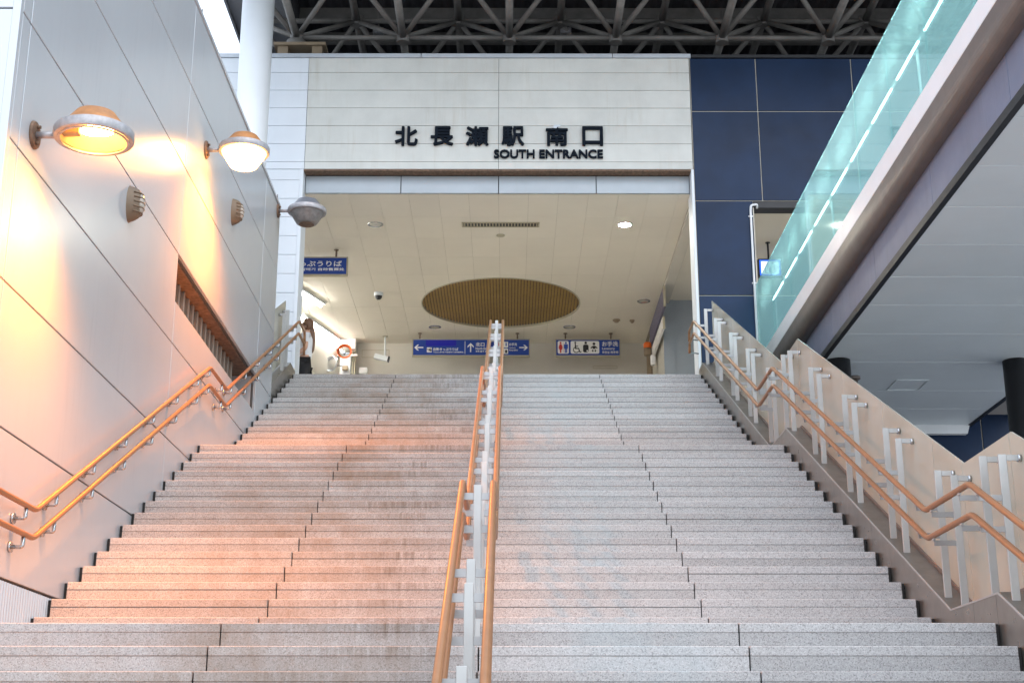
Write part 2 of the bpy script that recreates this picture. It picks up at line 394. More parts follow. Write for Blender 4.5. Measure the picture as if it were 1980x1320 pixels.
# front end face
for r0, r1 in zip([.05, 1.7] + ROW, [1.7] + ROW):
    for x0, x1 in ((-4.55, XW - .05), (-6.1, -4.55), (-7.6, -6.1)):
        box('wall_panel', x0 + g, x1 - (g if x1 < -4 else 0), WY0 - .045, WY0, r0 + g, r1 - g, 'wallpanel', lw, .003)
box('corner_trim', XW - .05, XW - .001, WY0 - .044, WY0 + .004, .05, WT, 'wallpanel', lw)
boxes('wall_core', [(-7.6, XW - .03, WY0 + .005, OY0, 0, WT - .01), (-7.6, XW - .03, OY1, WY1, 0, WT - .01),
                    (-7.6, XW - .03, OY0 - .001, OY1 + .001, 0, OZ0 - .012), (-7.6, XW - .03, OY0 - .001, OY1 + .001, OZ1, WT - .01),
                    (-7.6, -3.75, OY0 - .002, OY1 + .002, OZ0 - .02, OZ1 + .01)], 'wallback', lw)
box('coping', -7.6, XW + .012, WY0 - .05, WY1 + .01, WT + .002, WT + .04, 'wallpanel', lw)
# window slot lining and bars
box('slot_lining', -3.72, XW - .047, OY0 + .001, OY1 - .001, OZ1 - .014, OZ1 - .002, 'rust', lw)  # the brown here paints orange lamplight onto the slot's top face
box('slot_lining', -3.72, XW - .047, OY1 - .014, OY1 - .002, OZ0, OZ1 - .016, 'wallpanel', lw)
box('slot_lining', -3.72, XW - .047, OY0 + .002, OY0 + .014, OZ0, OZ1 - .016, 'wallpanel', lw)
box('slot_sill', -3.72, XW - .047, OY0 + .015, OY1 - .015, OZ0 - .011, OZ0 - .001, 'wallpanel', lw)
y = OY0 + .09
while y < OY1 - .5:
    box('louvre_bar', -3.27, -3.19, y, y + .05, OZ0, OZ1 - .016, 'louvre', lw, .006); y += .208
box('end_face', -7.6, XW - .001, WY1 + .001, WY1 + .03, .05, WT, 'wallpanel', lw)
for y, z, h in ((12.6, WT + .04, .10), (15.75, WT + .04, .12), (17.4, WT + .04, .12)):
    cyl('lightning_pin', (XW - .02, y, z), (XW - .02, y, z + h), .005, 'black', lw, 6)

# handrail on the left wall
hl = thing('handrail', (-2.95, 12, 4), 'brown two-tier handrail on metal brackets along the left wall', 'handrail')
def railpath(x, h, y0, y1, ends=()):
    ys = [y0] + [d for d, z in KN if y0 < d < y1] + [y1]
    return [(x, d, prof(d) + h) for d in ys]
for h in (.775, .60):
    p = railpath(-2.95, h, 7.80, 19.07)
    p += [(-2.95, 19.62, p[-1][2] + .01), (-2.95, 19.64, p[-1][2] - .16)]
    tube('rail', p, .0185, 'rail', hl, 14)
for y in (8.62, 9.18, 9.95, 10.72, 11.49, 12.26, 13.03, 13.50, 14.12, 14.60, 15.37, 16.14, 16.91, 17.45):
    for h in (.775, .60):
        z = prof(y) + h - .08
        b = tube('bracket', [(XW + .004, y, z), (-2.95, y, z), (-2.95, y, z + .062)], .0125, 'chrome', hl, 10, .012)
        cyl('flange', (XW + .001, y, z), (XW + .018, y, z), .034, 'chrome', b, 14)

# ------------------------------------------------------------------ wall lamps
def wall_lamp(y, z, lit, bowl, label):
    cx = XW + .385
    t = thing('wall_lamp', (XW, y, z), label, 'wall lamp', 'round lamps on the left wall')
    lathe('mounting_plate', (XW + .001, y, z), [(.0, .018), (.085, .018), (.092, .008), (.092, 0)], 'rust', t, 24, 'X')
    for dz in (-.055, .055): cyl('bolt', (XW + .018, y, z + dz), (XW + .042, y, z + dz), .012, 'rust', t, 8)
    cyl('arm', (XW + .018, y, z), (cx - .245, y, z), .022, 'lamprim', t, 14)
    cap = lathe('cap', (cx, y, z), [(0, .158), (.10, .156), (.125, .148), (.212, .034), (.225, .030), (.208, .026), (.12, .138), (0, .145)], 'lampcap_glow' if lit else 'lampcap', t, 48)
    lathe('rim', (cx, y, z), [(.225, .034), (.245, .030), (.252, .018), (.252, -.024), (.246, -.034), (.222, -.034), (.222, .030), (.225, .034)], 'lamprim', t, 48)
    if lit:
        lathe('reflector', (cx, y, z), [(.215, -.02), (.19, .03), (.12, .12), (0, .135)], 'goldreflector', t, 40)
        sk = box('socket', cx - .205, cx - .085, y - .035, y + .035, z + .002, z + .062, 'beige', t, .006)
        lathe('bulb', (cx + .03, y, z + .034), [(0, -.11), (.026, -.10), (.038, -.05), (.038, .05), (.026, .085), (0, .09)], 'sodium', t, 20, 'X')
        pl = bpy.data.lights.new('lamp_light', 'SPOT'); pl.energy = lit; pl.spot_size = R(142); pl.spot_blend = 1.0; pl.color = (1, .285, .028); pl.shadow_soft_size = .025
        po = bpy.data.objects.new('lamp_light', pl); link(po, t, (cx + .02, y, z - .016)); po.rotation_euler = (0, R(-7), 0)      # reflector throws the beam out over the steps
    if bowl:
        lathe('bowl', (cx, y, z), [(.222, -.03), (.205, -.065), (.135, -.178), (.115, -.188), (0, -.190)], bowl, t, 40)
        if not lit: lathe('bowl_base', (cx, y, z), [(.10, -.192), (.10, -.197), (0, -.198)], 'rust', t, 30)
    else: lathe('retaining_ring', (cx, y, z), [(.221, -.035), (.221, -.043), (.205, -.043), (.205, -.035)], 'lamprim', t, 40)
    return t
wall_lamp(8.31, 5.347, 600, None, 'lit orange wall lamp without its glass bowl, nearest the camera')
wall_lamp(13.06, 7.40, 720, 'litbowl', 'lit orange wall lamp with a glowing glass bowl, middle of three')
wall_lamp(17.35, 8.478, 0, 'bowl', 'unlit grey wall lamp with a dusty bowl at the wall end')
def bulkhead(y, z, label):
    t = thing('bulkhead_light', (XW, y, z), label, 'bulkhead light', 'oval bulkhead lights on the left wall')
    o = lathe('housing', (0, 0, 0), [(0, .112), (.03, .109), (.058, .098), (.08, .075), (.093, .042), (.099, .015), (.104, 0)], 'bulkhead', t, 32, 'X')
    o.scale = (1, .92, 1.5); o.location = Vector((XW + .056, y, z)) - WL[t.name]
    l_ = lathe('lens', (0, 0, 0), [(0, .122), (.03, .118), (.05, .108), (.062, .092)], 'lens', t, 28, 'X')
    l_.scale = (1, .92, 1.5); l_.location = Vector((XW + .108, y, z)) - WL[t.name]
    for k in range(5):
        zz = z - .08 + k * .04; c_ = math.sqrt(max(.05, 1 - ((zz - z) / .16) ** 2))
        tube('guard_bar', [(XW + .119 * c_ * math.sin(R(a)) + .003, y - .095 * c_ * math.cos(R(a)), zz) for a in range(28, 153, 14)], .0065, 'bulkhead', t, 6, 0)
    return t
bulkhead(10.56, 5.794, 'beige oval bulkhead light below the nearest lit wall lamp')
bulkhead(14.53, 7.325, 'beige oval bulkhead light further up, near the unlit wall lamp')

# ------------------------------------------------------------------ station facade
FY = 19.75
fa = thing('station_facade', (-.16, FY, 6.75), 'weathered cream board wall above the station entrance', 'facade')
RZ = [11.974 - .248] + []
rows = [11.974, 11.726, 11.428, 11.131, 10.834, 10.537, 10.240, 10.121]
for a, b in zip(rows, rows[1:]):
    for x0, x1, m in ((-3.085, -.162, 'board'), (-.162, 2.768, 'board'), (-4.55, -3.085, 'cleanboard')):
        box('cladding_board', x0 + .003, x1 - .003, FY, FY + .03, b + .003, a - .003, m, fa, .002)
z = 10.240
while z > 6.8:
    if z < 10.2 or True:
        z2 = z - .297
        box('cladding_board', -4.547, -3.148, FY, FY + .03, z2 + .003, min(z, 10.118) - .003, 'cleanboard', fa, .002)
    z = z2
boxes('backing_wall', [(-4.55, 2.768, FY + .026, FY + .18, 10.125, 11.97), (-4.55, -3.10, FY + .026, FY + .43, 6.75, 10.124)], 'wallback', fa)
box('opening_trim', -3.145, -3.092, FY - .012, FY + .43, 6.75, 10.115, 'cleanboard', fa, .003)
box('opening_trim', 2.735, 2.774, FY - .012, FY + .43, 6.75, 10.115, 'cleanboard', fa, .003)
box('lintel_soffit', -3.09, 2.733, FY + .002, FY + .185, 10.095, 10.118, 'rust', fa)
for x0, x1 in ((-3.088, -1.64), (-1.64, -.162), (-.162, 1.316), (1.316, 2.732)):
    box('lintel_panel', x0 + .006, x1 - .006, FY + .19, FY + .23, 9.812, 10.09, 'fascia', fa, .004)
box('lintel_core', -3.088, 2.732, FY + .215, FY + .34, 9.83, 10.12, 'wallback', fa)
for x0, x1 in ((-4.55, -1.36), (-1.36, 1.59), (1.59, 2.80)):
    box('coping', x0 + .004, x1 - .004, FY - .02, FY + .35, 11.977, 12.046, 'cap', fa, .004)
box('hall_roof', -7.0, 12, FY + .2, 40, 11.2, 11.9, 'deckroof', fa)

# raised lettering on the facade
ls = thing('raised_lettering', (-.16, FY, 10.28), 'dark raised Japanese and English station name letters on the cream wall', 'sign')
def thick_letter(name, verts, faces, th, d):
    """heavy strokes: the outline repeated a hair apart in eight directions, each copy 0.4 mm deeper"""
    vs, fs = [], []
    for k in range(9):
        a = k * math.pi / 4; ox, oz = (0, 0) if k == 8 else (d * math.cos(a), d * math.sin(a)); b = len(vs)
        vs += [(x + ox, FY - .012 - (th + .0004 * k if fr else 0), z + oz) for x, z, fr in verts]; fs += [tuple(b + q for q in f) for f in faces]
    return raw(name, vs, fs, 'letter', ls)
for ch, cx, wd in (('北', -1.558, .345), ('長', -1.018, .345), ('瀬', -.485, .345), ('駅', .055, .345), ('南', .72, .335), ('口', 1.262, .315)):
    me = text_mesh(ch, 0, .05); d = .0085
    xs = [v.co.x for v in me.vertices]; ys = [v.co.y for v in me.vertices]; x0, x1, y0, y1 = min(xs), max(xs), min(ys), max(ys)
    thick_letter('character', [(cx - wd / 2 + d + (v.co.x - x0) / (x1 - x0) * (wd - 2 * d), 10.492 + d + (v.co.y - y0) / (y1 - y0) * (.314 - 2 * d), v.co.z > 0) for v in me.vertices], [tuple(p.vertices) for p in me.polygons], .035, d)
me = text_mesh('SOUTH ENTRANCE', 0, .05); d = .0052
bm = bmesh.new(); bm.from_mesh(me)
xs = [v.co.x for v in bm.verts]; ys = [v.co.y for v in bm.verts]; x0, x1, y0, y1 = min(xs), max(xs), min(ys), max(ys)
todo = set(bm.verts); isl = []
while todo:
    s0 = todo.pop(); grp = {s0}; stck = [s0]
    while stck:
        v = stck.pop()
        for e in v.link_edges:
            o = e.other_vert(v)
            if o in todo: todo.discard(o); grp.add(o); stck.append(o)
    isl.append(grp)
for grp in isl:
    vl = list(grp); ix = {v: i for i, v in enumerate(vl)}
    thick_letter('letter', [(-.232 + d + (v.co.x - x0) / (x1 - x0) * (1.646 - 2 * d), 10.286 + d + (v.co.y - y0) / (y1 - y0) * (.142 - 2 * d), v.co.z > 0) for v in vl],
                 [tuple(ix[v] for v in f.verts) for f in bm.faces if f.verts[0] in grp], .03, d)
bm.free()
prism('tape_patch', [(.665, 10.775), (.715, 10.768), (.728, 10.79), (.775, 10.80), (.77, 10.83), (.69, 10.822), (.66, 10.80)], 'Y', FY - .056, FY - .053, 'cap', ls)

# ------------------------------------------------------------------ navy wall right of the entrance
bw = thing('navy_panel_wall', (5, FY, 0), 'navy blue panelled wall with pale joints right of the entrance', 'wall')
BX = [2.778, 3.792, 5.262, 6.732, 8.2, 9.67, 11.14]; BZ = [11.978, 11.082, 9.616, 8.124, 6.67, 5.2, 3.73, 2.26, .79, .02]
OX0, OX1, OTZ = 3.645, 6.62, 9.565
for a, b in zip(BZ, BZ[1:]):
    for x0, x1 in zip(BX, BX[1:]):
        if 6.5 < b < 9.7 and 6.6 < a < 9.7:    # beside the side opening
            if x1 <= OX0 + .2 and x0 < OX0: x1 = OX0 - .0
            elif x0 < OX1 and x1 > OX1: x0 = OX1
            elif x0 < OX1: continue
        box('navy_panel', x0 + .008, x1 - .008, FY + .004, FY + .04, b + .008, a - .008, 'blue', bw, .003)
bk = [(2.776, 11.14, FY + .02, FY + .2, 9.616, 11.975), (2.776, OX0 - .002, FY + .02, FY + .2, 6.67, 9.615), (OX1 + .002, 11.14, FY + .02, FY + .2, 6.67, 9.615), (2.776, 11.14, FY + .02, FY + .2, 0, 6.668)]
boxes('joint_backing', bk, 'seam', bw)
box('opening_head', OX0, OX1, FY + .006, FY + .24, OTZ - .06, 9.606, 'black', bw)
box('opening_jamb', OX0 - .012, OX0 + .004, FY - .004, FY + .24, 6.75, OTZ - .062, 'seam', bw)
box('coping', 2.81, 11.14, FY - .02, FY + .35, 11.981, 12.03, 'black', bw)
pc = thing('conduit_pipe', (3.60, FY, 6.9), 'thin white conduit pipe hooked at the top, on the navy wall', 'pipe')
tube('pipe', [(3.595, FY - .03, 6.80), (3.595, FY - .03, 9.46), (3.605, FY - .03, 9.53), (3.70, FY - .03, 9.545), (3.70, FY + .02, 9.50)], .017, 'whitepaint', pc, 10, .05)
for z in (7.2, 8.3, 9.35): box('pipe_clip', 3.565, 3.628, FY - .014, FY + .003, z, z + .02, 'chrome', pc)

# ------------------------------------------------------------------ entrance hall
ZC = 9.81
HB = 27.83
hall = thing('entrance_hall', (0, 23.5, 6.75), 'bright station entrance hall with beige board ceiling at the stair top', 'hall')
box('floor', -7, 9, D3 + .62, 33, 6.60, 6.75, 'floor', hall)
CX, CY, CR = -.155, 25.27, 1.468
def ceil_panel(x0, x1, y0, y1):
    dx = max(x0 - CX, 0, CX - x1); dy = max(y0 - CY, 0, CY - y1)
    if math.hypot(dx, dy) > CR:
        box('ceiling_panel', x0, x1, y0, y1, ZC, ZC + .012, 'ceil', hall); return
    if all(math.hypot(x - CX, y - CY) < CR for x in (x0, x1) for y in (y0, y1)): return
    vs, fs = [], []; N = 16
    def q(a, b, c0, c1, d0, d1):
        if c1 - c0 < 1e-4 and d1 - d0 < 1e-4: return
        k = len(vs); vs.extend([(a, c0, ZC), (b, d0, ZC), (b, d1, ZC), (a, c1, ZC)]); fs.append((k, k + 1, k + 2, k + 3))
    def ext(x):
        s = CR * CR - (x - CX) ** 2
        return (CY, CY) if s <= 0 else (CY - math.sqrt(s), CY + math.sqrt(s))
    cl = lambda v: min(max(v, y0), y1)
    for i in range(N):
        a = x0 + (x1 - x0) * i / N; b = x0 + (x1 - x0) * (i + 1) / N
        (al, ah), (bl, bh) = ext(a), ext(b)
        if al == ah and bl == bh: q(a, b, y0, y1, y0, y1); continue
        q(a, b, y0, cl(al), y0, cl(bl)); q(a, b, cl(ah), y1, cl(bh), y1)
    if fs: raw('ceiling_panel', vs, fs, 'ceil', hall)
pw, pl_ = .4555, .911
nx0 = -.162 - 8 * pw
i = 0
x = nx0
while x < 2.74:
    xe = min(x + pw, 2.775)
    k = 0; y = FY + .24
    while y < HB - .02:
        ye = min(y + pl_, HB)
        ceil_panel(x + .0015, xe - .0015, y + .0015, ye - .0015); y += pl_
    x += pw
x = nx0 - 6 * pw
while x < nx0 - .01:
    y = FY + .24
    while y < HB - .02:
        ye = min(y + pl_ * 2, HB)
        box('ceiling_panel', x + .0015, x + pw - .0015, y + .0015, ye - .0015, ZC, ZC + .012, 'ceil', hall); y += pl_ * 2
    x += pw
x = 2.96
while x < 7.4:
    y = FY + .25
    while y < 25.0:
        box('ceiling_panel', x + .0015, x + .91 - .0015, y + .0015, min(y + pl_ * 2, 25.05) - .0015, ZC, ZC + .012, 'ceil', hall); y += pl_ * 2
    x += .91
# backing above the boards, with a round hole
vs, fs = [], []; NS = 64
for i in range(NS):
    a = 2 * math.pi * i / NS; vs.append((CX + CR * math.cos(a), CY + CR * math.sin(a), ZC + .016))
    s_ = max(abs(math.cos(a)), abs(math.sin(a))); vs.append((CX + 1.9 * math.cos(a) / s_, CY + 1.9 * math.sin(a) / s_, ZC + .016))
for i in range(NS):
    j = (i + 1) % NS; fs.append((2 * i, 2 * i + 1, 2 * j + 1, 2 * j))
k = len(vs)
for a, b, c, d in ((-7, CX - 1.9, FY + .24, HB), (CX + 1.9, 8.2, FY + .24, HB), (CX - 1.9, CX + 1.9, FY + .24, CY - 1.9), (CX - 1.9, CX + 1.9, CY + 1.9, HB)):
    k = len(vs); vs += [(a, c, ZC + .016), (b, c, ZC + .016), (b, d, ZC + .016), (a, d, ZC + .016)]; fs.append((k, k + 1, k + 2, k + 3))
raw('ceiling_backing', vs, fs, 'ceilgap', hall)
# round recess lined with bronze slats
rc = lathe('recess_rim', (CX, CY, ZC), [(CR + .018, 0), (CR + .018, -.012), (CR - .005, -.012), (CR - .005, .02)], 'signframe', hall, 96)
sl_ = []
x = CX - CR
while x < CX + CR:
    hh = math.sqrt(max(0, CR ** 2 - (x + .02 - CX) ** 2))
    if hh > .05: sl_.append((x, x + .036, CY - hh, CY + hh, ZC + .022, ZC + .05))
    x += .056
o = boxes('slat_field', sl_, 'bronze', rc); o['kind'] = 'stuff'
lathe('recess_top', (CX, CY, ZC), [(CR, .052), (0, .053)], 'rust', rc, 64)
# walls
box('back_wall', -3.45, 3.0, HB, HB + .2, 6.75, ZC + .3, 'hallwall', hall)
def slab(name, p, q, th, z0, z1, m, parent):
    p, q = Vector((*p, 0)), Vector((*q, 0)); nn = Vector((-(q - p).y, (q - p).x, 0)).normalized() * th
    return prism(name, [tuple(v.xy) for v in (p, q, q + nn, p + nn)], 'Z', z0, z1, m, parent)
slab('side_wall', (-3.40, 28.0), (-5.78, 19.95), -.2, 6.75, ZC + .3, 'hallwall', hall)
box('side_wall', 2.84, 3.04, 25.05, HB, 6.75, ZC + .3, 'hallwall', hall)
box('corridor_wall', 3.042, 9.0, 25.06, 25.2, 6.75, ZC + .3, 'greywall', hall)
box('corridor_pier', 2.842, 3.04, 25.02, 25.049, 6.75, ZC, 'greywall', hall)
box('ceiling_beam', 2.78, 2.955, FY + .26, 25.02, ZC - .07, ZC + .01, 'hallwall', hall)
box('corridor_wall', 7.6, 7.8, FY + .25, 25.05, 6.75, ZC + .3, 'greywall', hall)

def downlight(x, y, lit, label):
    t = thing('downlight', (x, y, ZC), label, 'downlight', 'round ceiling downlights in the hall')
    lathe('trim_ring', (x, y, ZC), [(.125, 0), (.12, -.010), (.098, -.012), (.095, -.004)], 'chrome', t, 32)
    lathe('reflector' if not lit else 'lit_lens', (x, y, ZC), [(.097, -.005), (.06, -.0015), (0, -.001)], 'downlit' if lit else 'mirror', t, 32)
downlight(-2.137, 21.23, 0, 'unlit downlight left of the ceiling air grille')
downlight(1.846, 21.22, 1, 'lit downlight right of the ceiling air grille')
downlight(-1.46, 26.72, 0, 'unlit downlight above the long blue direction sign')
downlight(1.185, 26.71, 0, 'unlit downlight above the blue lavatory sign')
downlight(2.50, 25.10, 0, 'dark downlight near the purple wall sign at the right')
ag = thing('air_grille', (-.137, 21.22, ZC), 'long slotted air grille in the hall ceiling', 'air grille')
boxes('grille_frame', [(-.757, .483, 21.12, 21.145, ZC - .014, ZC - .001), (-.757, .483, 21.295, 21.32, ZC - .014, ZC - .001), (-.757, -.732, 21.146, 21.294, ZC - .014, ZC - .001), (.458, .483, 21.146, 21.294, ZC - .014, ZC - .001)], 'signframe', ag)
box('grille_throat', -.731, .457, 21.146, 21.294, ZC - .004, ZC - .002, 'black', ag)
for k in range(24): box('grille_slat', -.72 + k * .05, -.702 + k * .05, 21.147, 21.293, ZC - .012, ZC - .005, 'signframe', ag)
t = thing('ceiling_sensor', (-.14, 21.70, ZC), 'small round sensor behind the air grille', 'sensor')
lathe('sensor_body', (-.14, 21.70, ZC), [(.07, -.001), (.068, -.015), (.03, -.03), (0, -.032)], 'signframe', t, 20)
for x, y, r, lb in ((2.077, 26.24, .075, 'round beige smoke detector near the right wall sign'), (2.381, 26.27, .05, 'small square-set detector nearest the right wall sign')):
    t = thing('smoke_detector', (x, y, ZC), lb, 'detector')
    lathe('detector_base', (x, y, ZC), [(r, -.001), (r, -.02), (r * .7, -.03)], 'beige', t, 20); lathe('detector_head', (x, y, ZC), [(r * .7, -.03), (r * .5, -.055), (0, -.058)], 'beige', t, 20)
t = thing('dome_camera', (-2.386, 24.63, ZC), 'small white dome camera under the hall ceiling', 'camera')
lathe('housing', (-2.386, 24.63, ZC), [(.085, -.001), (.085, -.05), (.075, -.065)], 'whitepaint', t, 28); lathe('dome', (-2.386, 24.63, ZC), [(.068, -.06), (.06, -.10), (.035, -.125), (0, -.132)], 'printblack', t, 24)
t = thing('security_camera', (-2.49, 27.35, ZC), 'white box camera hanging on a ceiling pole left of the long sign', 'camera')
cyl('pole', (-2.49, 27.35, ZC - .40), (-2.49, 27.35, ZC), .016, 'whitepaint', t, 10); cyl('pole_flange', (-2.49, 27.35, ZC - .012), (-2.49, 27.35, ZC - .001), .055, 'signframe', t, 16)
o = box('camera_body', -2.70, -2.42, 27.29, 27.40, ZC - .50, ZC - .40, 'whitepaint', t, .006); o.rotation_euler = (0, R(14), 0)
o = box('camera_hood', -2.425, -2.395, 27.285, 27.405, ZC - .535, ZC - .43, 'printblack', t, .004); o.rotation_euler = (0, R(14), 0)
for nm, x0, x1, y0, y1, lb in (('access_hatch', -3.02, -2.52, 26.2, 26.9, 'thin outlined access hatch in the ceiling near the box camera'),):
    pass
def hatch(x0, x1, z0, z1, lb):
    t = thing('access_hatch', ((x0 + x1) / 2, HB, z0), lb, 'hatch')
    boxes('hatch_frame', [(x0, x1, HB - .012, HB - .001, z0, z0 + .012), (x0, x1, HB - .012, HB - .001, z1 - .012, z1), (x0, x0 + .012, HB - .012, HB - .001, z0 + .012, z1 - .012), (x1 - .012, x1, HB - .012, HB - .001, z0 + .012, z1 - .012)], 'signframe', t)
    box('hatch_cover', x0 + .013, x1 - .013, HB - .006, HB - .001, z0 + .013, z1 - .013, 'hallwall', t)
hatch(-3.00, -2.44, 9.50, 9.665, 'thin framed hatch on the back wall beside the box camera')
hatch(1.70, 2.20, 9.27, 9.33, 'thin framed hatch on the back wall under the lavatory sign')

# fluorescent battens, set at the angle of the ticket-side wall
def batten(p, q, label, gap=0):
    p, q = Vector((*p, 0)), Vector((*q, 0)); d = (q - p).normalized(); nn = Vector((-d.y, d.x, 0)); mid = (p + q) / 2
    t = thing('fluorescent_batten', (mid.x, mid.y, ZC), label, 'ceiling light', 'fluorescent battens in the hall')
    def quad(w_): return [tuple((v).xy) for v in (p - nn * w_, q - nn * w_, q + nn * w_, p + nn * w_)]
    prism('batten_body', quad(.085), 'Z', ZC - .045, ZC - .001, 'whitepaint', t)
    a = p + d * .03; b = q - d * .03
    cyl('tube', (a.x, a.y, ZC - .068), (b.x, b.y, ZC - .068), .022, 'tube', t, 10)
batten((-3.98, 25.90), (-3.47, 27.55), 'long lit fluorescent batten by the back left corner')
batten((-4.42, 24.30), (-4.03, 25.70), 'unseen fluorescent batten added further along the ticket-side wall to light the hall')  # out of view, added to brighten the hall
batten((-3.90, 24.15), (-3.50, 25.22), 'lit fluorescent batten on the ceiling right of the wall battens')
batten((-4.60, 21.9), (-4.22, 23.2), 'unseen fluorescent batten added behind the blue ticket sign to light the hall')  # hidden by the left jamb, added for more hall light

# ------------------------------------------------------------------ blue signs
def sign(x0, x1, y, z0, z1, hang, label, cat='sign', zc=ZC, frame='signframe', hm='brownpost', face='signblue'):
    t = thing('hanging_sign', ((x0 + x1) / 2, y, z0), label, cat, 'blue hanging signs')
    f = .018
    boxes('sign_frame', [(x0, x1, y, y + .09, z1 - f, z1), (x0, x1, y, y + .09, z0, z0 + f), (x0, x0 + f, y, y + .09, z0 + f, z1 - f), (x1 - f, x1, y, y + .09, z0 + f, z1 - f)], frame, t)
    box('sign_face', x0 + f, x1 - f, y + .006, y + .08, z0 + f, z1 - f, face, t)
    for hx in hang:
        h_ = cyl('hanger', (hx, y + .045, z1), (hx, y + .045, zc), .016, hm, t, 8); cyl('hanger_plate', (hx, y + .045, zc - .012), (hx, y + .045, zc - .001), .04, hm, h_, 12)
    return t
YS = 27.09
t = sign(-1.924, .412, YS, 9.325, 9.679, (-1.78, .165), 'long blue direction sign with white arrows under the round recess')
Yf = YS + .0055
def poly(name, pts, m, parent, y, th=.003): return prism(name, pts, 'Y', y - th, y, m, parent)
def arrow(parent, cx, cz, s, ang, y, m='white'):
    k = math.cos(ang), math.sin(ang)
    P = [(-.5, -.065), (.16, -.065), (-.06, -.285), (.10, -.285), (.5, 0)]
    P = P + [(a, -b) for a, b in reversed(P[:-1])]
    P = [(-.5, -.065), (.24, -.065), (-.02, -.33), (.15, -.33), (.5, 0), (.15, .33), (-.02, .33), (.24, .065), (-.5, .065)]
    poly('arrow', [(cx + s * (a * k[0] - b * k[1]), cz + s * (a * k[1] + b * k[0])) for a, b in P], m, parent, y)
def disc(name, cx, cz, r, m, parent, y, n_=16, th=.003): poly(name, [(cx + r * math.cos(2 * math.pi * i / n_), cz + r * math.sin(2 * math.pi * i / n_)) for i in range(n_)], m, parent, y, th)
def rrect(name, x0, x1, z0, z1, r, m, parent, y, th=.003):
    pts = []
    for cx, cz, a0 in ((x1 - r, z1 - r, 0), (x0 + r, z1 - r, 90), (x0 + r, z0 + r, 180), (x1 - r, z0 + r, 270)):
        for k in range(5): a = R(a0 + k * 22.5); pts.append((cx + r * math.cos(a), cz + r * math.sin(a)))
    return poly(name, pts, m, parent, y, th)
arrow(t, -1.795, 9.50, .18, math.pi, Yf)
rrect('blank_cover', -1.66, -1.05, 9.53, 9.655, .005, 'signblue2', t, Yf)
pg = rrect('ticket_pictogram', -1.635, -1.535, 9.40, 9.50, .012, 'white', t, Yf)
rrect('pictogram_mark', -1.60, -1.575, 9.43, 9.475, .003, 'printblack', pg, Yf - .0035); disc('pictogram_mark', -1.622, 9.462, .011, 'printblack', pg, Yf - .0035); disc('pictogram_mark', -1.556, 9.478, .012, 'printblack', pg, Yf - .0035); rrect('pictogram_mark', -1.57, -1.54, 9.42, 9.462, .006, 'printblack', pg, Yf - .0035)
text('lettering', '自動きっぷうりば', -1.505, -1.01, 9.432, 9.495, Yf, 'white', t, .018, .003)
text('lettering', 'Tickets 승차권 자동발매기 自动售票处', -1.505, -.905, 9.388, 9.42, Yf, 'white', t, .012, .003)
rrect('divider', -.882, -.872, 9.37, 9.63, .002, 'white', t, Yf)
arrow(t, -.765, 9.50, .19, math.pi / 2, Yf)
text('lettering', '北口', -.665, -.49, 9.525, 9.605, Yf, 'white', t, .022, .003)
text('lettering', 'North Exit', -.665, -.425, 9.455, 9.505, Yf, 'white', t, .012, .003)
text('lettering', '북쪽 출구 北出口', -.665, -.36, 9.40, 9.44, Yf, 'white', t, .012, .003)
pg = rrect('restroom_pictogram', -.25, -.02, 9.50, 9.62, .012, 'white', t, Yf)
disc('pictogram_mark', -.21, 9.60, .010, 'red', pg, Yf - .0035); rrect('pictogram_mark', -.222, -.198, 9.53, 9.585, .004, 'red', pg, Yf - .0035); disc('pictogram_mark', -.06, 9.60, .010, 'bluefig', pg, Yf - .0035); rrect('pictogram_mark', -.072, -.048, 9.53, 9.585, .004, 'bluefig', pg, Yf - .0035)
pg = rrect('access_pictogram', -.25, -.02, 9.37, 9.48, .012, 'white', t, Yf); disc('pictogram_mark', -.20, 9.42, .022, 'printblack', pg, Yf - .0035); rrect('pictogram_mark', -.08, -.04, 9.385, 9.45, .008, 'printblack', pg, Yf - .0035)
text('lettering', 'お手洗', .0, .155, 9.535, 9.595, Yf, 'white', t, .018, .003)
text('lettering', 'Lavatory', .0, .13, 9.475, 9.51, Yf, 'white', t, .012, .003)
text('lettering', '화장실 洗手间', .0, .17, 9.43, 9.46, Yf, 'white', t, .012, .003)
arrow(t, .285, 9.50, .17, 0, Yf)

t = sign(.916, 2.212, YS, 9.322, 9.679, (1.122, 2.027), 'blue lavatory sign with white pictograms right of the long sign')
pg = rrect('restroom_pictogram', .965, 1.185, 9.375, 9.635, .03, 'white', t, Yf)
yk = Yf - .0035
for cx, m in ((1.023, 'red'), (1.128, 'bluefig')):
    disc('figure_head', cx, 9.598, .020, m, pg, yk)
poly('figure_body', [(1.005, 9.572), (1.041, 9.572), (1.066, 9.49), (1.050, 9.485), (1.056, 9.455), (1.037, 9.455), (1.037, 9.39), (1.009, 9.39), (1.009, 9.455), (.99, 9.455), (.996, 9.485), (.98, 9.49)], 'red', pg, yk)
poly('figure_body', [(1.104, 9.572), (1.152, 9.572), (1.168, 9.56), (1.168, 9.475), (1.152, 9.475), (1.152, 9.39), (1.131, 9.39), (1.131, 9.47), (1.125, 9.47), (1.125, 9.39), (1.104, 9.39), (1.104, 9.475), (1.088, 9.475), (1.088, 9.56)], 'bluefig', pg, yk)
rrect('divider', 1.073, 1.077, 9.40, 9.615, .001, 'red', pg, yk)
pg = rrect('facility_pictogram', 1.222, 1.79, 9.375, 9.635, .03, 'white', t, Yf)
disc('figure_head', 1.315, 9.603, .019, 'printblack', pg, yk)
rg = [(1.335 + .066 * math.cos(R(a)), 9.455 + .066 * math.sin(R(a))) for a in range(120, 361, 15)] + [(1.335 + .050 * math.cos(R(a)), 9.455 + .050 * math.sin(R(a))) for a in range(360, 119, -15)]
